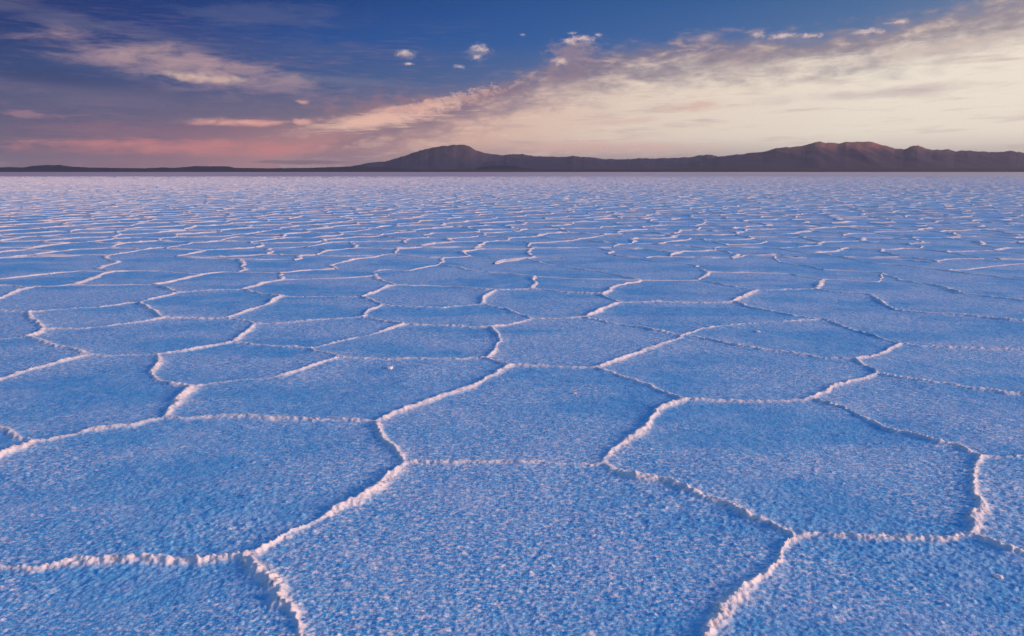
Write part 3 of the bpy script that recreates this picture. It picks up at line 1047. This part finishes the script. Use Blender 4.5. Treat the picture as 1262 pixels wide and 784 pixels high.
def mountain(name, label, prof_px, D, depth, mat, seed, rough=.16, nx=260, ny=46):
    """a range whose skyline, seen from the camera, follows prof_px; D metres off, depth metres deep"""
    xs_px = np.linspace(prof_px[0][0], prof_px[-1][0], nx)
    top = np.interp(xs_px, [p[0] for p in prof_px], [p[1] for p in prof_px])
    top = top + (.6 * perlin(xs_px / 9.0, xs_px * 0 + seed, 3) + .5 * perlin(xs_px / 3.4, xs_px * 0 + seed, 4)) * np.clip((212 - top) / 14, 0, 1)
    # metres at distance D
    k = CP * 841 + (392 - 212) * SP
    Xw = (xs_px - 631) / k * D
    Hw = (212 - top) * (D / k) / CP * 1.0
    Hw = np.maximum(Hw, 0)
    v = np.linspace(-1, 1, ny)
    XX = np.repeat(Xw[None, :], ny, 0)
    YY = D + v[:, None] * depth / 2 + 0 * XX
    XX = XX * (YY / D)
    sh = np.where(v < 0, (1 + v), (1 - v))
    cross = np.clip(sh, 0, 1) ** 0.8
    spur = np.abs(perlin(XX / (depth * .16), YY / (depth * .5), seed))
    spur2 = np.abs(perlin(XX / (depth * .07), YY / (depth * .16), seed + 1))
    body = cross[:, None] * (1 - .24 * spur * (1 - sh[:, None]) * 1.6 - .18 * spur2 * (1 - sh[:, None] ** 3))
    ZZ = Hw[None, :] * np.clip(body, 0, 1.0)
    ZZ += Hw[None, :] * (.014 * perlin(XX / (depth * .03), YY / (depth * .03), seed + 2) + .008 * perlin(XX / (depth * .013), YY / (depth * .02), seed + 3)) * cross[:, None]
    ZZ[0] = -5; ZZ[-1] = -5; ZZ[:, 0] = -5; ZZ[:, -1] = -5
    idx = np.arange(nx * ny).reshape(ny, nx)
    q = np.stack([idx[:-1, :-1], idx[:-1, 1:], idx[1:, 1:], idx[1:, :-1]], -1).reshape(-1, 4)
    o = mesh_obj(name, np.stack([XX, YY, ZZ], -1).reshape(-1, 3), q, mat)
    o['kind'] = 'structure'
    if label:
        o['label'] = label
    return o


M_ROCK = rock_material("rock_hazed", (.048, .043, .082), (.09, .060, .072), 150, 750)  # bluish haze put into the rock colour
M_LIT_TOPS = rock_material("rock_lit_tops", (.052, .043, .072), (.34, .14, .10), 380, 880)  # sunlight on the tops put into the colour, redder with height
M_DARK = rock_material("rock_dark", (.02, .025, .045), (.03, .03, .045), 0, 300)
M_PLAIN = rock_material("shore_earth", (.07, .05, .055), (.08, .055, .06), 0, 100)
peak = [(395, 212), (430, 206), (455, 201), (478, 199), (490, 195), (505, 191), (520, 186), (533, 183), (545, 181), (555, 180.5), (562, 179.5),
        (573, 179.5), (580, 182), (586, 186), (597, 189), (608, 191), (622, 192), (632, 190.5), (645, 191), (660, 193), (680, 194), (700, 195),
        (740, 202), (790, 212)]
mountain("mountain", "flat-topped violet peak rising left of centre beyond the salt flat", peak, 24000, 7000, M_ROCK, 60)
mid = [(560, 212), (600, 200), (640, 195), (668, 193.5), (690, 194), (706, 193), (722, 194), (745, 196.5), (770, 197), (788, 195.5), (802, 196), (818, 195.5),
       (834, 195), (846, 194.5), (858, 193), (870, 191), (878, 192), (886, 194), (900, 197), (940, 203), (990, 212)]
mountain("mountain", "low wavy violet ridge between the peak and the red range", mid, 22000, 6000, M_ROCK, 70)
right = [(800, 212), (850, 201), (884, 194), (905, 191.5), (925, 189), (940, 188), (950, 184.5), (957, 183), (975, 182), (990, 180), (1000, 177),
         (1008, 176), (1018, 177), (1030, 178), (1040, 176.5), (1055, 176), (1070, 176), (1078, 178.5), (1088, 181), (1100, 184), (1112, 185),
         (1120, 181.5), (1128, 180.5), (1135, 183), (1146, 186), (1160, 185), (1175, 187), (1190, 186.5), (1205, 187.5), (1220, 188.5), (1232, 188),
         (1243, 186.5), (1250, 188), (1262, 189.5), (1300, 190), (1360, 194), (1450, 203), (1520, 212)]
mountain("mountain", "long rugged range on the right with sunlit red tops", right, 20000, 6500, M_LIT_TOPS, 80, nx=420)
left = [(-260, 212), (-160, 206), (-60, 207), (0, 206), (30, 206.5), (42, 204.5), (58, 203.5), (75, 203.5), (90, 205.5), (110, 206.5), (140, 207),
        (180, 207.5), (200, 206.3), (215, 207), (228, 206), (240, 204.8), (262, 205), (280, 205), (290, 207), (330, 207.5), (380, 207), (410, 206), (440, 205), (470, 206), (520, 209), (560, 212)]
mountain("hills", "very low dark blue hills along the left horizon", left, 17000, 4000, M_DARK, 90, nx=320, ny=24)
foot = [(570, 212), (592, 206.5), (602, 204.5), (620, 204), (636, 204.5), (644, 207), (660, 208), (700, 212)]
mountain("hills", "small dark hillock in front of the violet peak", foot, 15000, 2500, M_DARK, 95, nx=120, ny=20)
shore = [(-300, 212), (-200, 209.5), (100, 209.6), (300, 209.2), (500, 208.6), (700, 208.2), (900, 207.6), (1100, 207.4), (1300, 207), (1500, 208), (1600, 212)]
mountain("shore_plain", "dim purple brown strip of land along the far edge of the salt flat", shore, 13000, 3000, M_PLAIN, 99, nx=300, ny=14)

# ------------------------------------------------------------------ salt lumps lying loose on the crust
def lump_obj(px_, py_, r, label, seed):
    x, y = ground(px_, py_)
    import bmesh
    bm = bmesh.new()
    bmesh.ops.create_icosphere(bm, subdivisions=4, radius=1.0)
    c_ = np.array([v.co[:] for v in bm.verts])
    k = 1 + .22 * perlin(c_[:, 0] * 1.7 + seed, c_[:, 1] * 1.7 + c_[:, 2], seed) + .16 * perlin(c_[:, 0] * 4 + c_[:, 2] * 3, c_[:, 1] * 4, seed + 1) \
        + .09 * perlin(c_[:, 0] * 9, c_[:, 1] * 9 + c_[:, 2] * 8, seed + 2)
    c_ = c_ * k[:, None] * np.array([r * 1.5, r * 1.2, r * .55])
    for v, p in zip(bm.verts, c_):
        v.co = p
    me = bpy.data.meshes.new("salt_lump")
    bm.to_mesh(me)
    bm.free()
    me.polygons.foreach_set("use_smooth", np.ones(len(me.polygons), bool))
    at = me.attributes.new("ridge", 'FLOAT', 'POINT')
    at.data.foreach_set("value", np.ones(len(me.vertices), np.float32))
    me.materials.append(M_SALT)
    o = bpy.data.objects.new("salt_lump", me)
    COL.objects.link(o)
    o.location = (x, y, r * .15)
    o['label'] = label
    o['category'] = "salt lump"
    o['group'] = "loose salt lumps on the crust"


lump_obj(480, 454, .020, "pale salt lump lying just below the long straight ridge left of centre", 5)
lump_obj(708, 485, .010, "small pale salt lump near the middle of the central salt plate", 9)
lump_obj(933, 409, .018, "tiny upright salt lump inside the narrow pointed plate on the right", 14)
lump_obj(1230, 711, .012, "pinkish salt crumb on the bottom right plate near the photo's right edge", 21)

# ------------------------------------------------------------------ the air, faintly rosy with salt dust
hz = bpy.data.materials.new("haze_air")
hz.use_nodes = True
ht = hz.node_tree
ht.nodes.clear()
pv = ht.nodes.new("ShaderNodeVolumePrincipled")
pv.inputs['Color'].default_value = (.84, .80, .86, 1)
pv.inputs['Density'].default_value = 1.15e-5
pv.inputs['Anisotropy'].default_value = 0.2
ho = ht.nodes.new("ShaderNodeOutputMaterial")
ht.links.new(pv.outputs[0], ho.inputs['Volume'])
hb = 62000.0
hc = np.array([(x * hb, y * hb, z) for z in (-12.0, 1100.0) for x, y in ((-1, -1), (1, -1), (1, 1), (-1, 1))])
me = bpy.data.meshes.new("haze")
me.from_pydata([tuple(c) for c in hc], [], [(3, 2, 1, 0), (4, 5, 6, 7), (0, 1, 5, 4), (1, 2, 6, 5), (2, 3, 7, 6), (3, 0, 4, 7)])
me.materials.append(hz)
ho_ = bpy.data.objects.new("haze", me)
COL.objects.link(ho_)
ho_['kind'] = 'stuff'
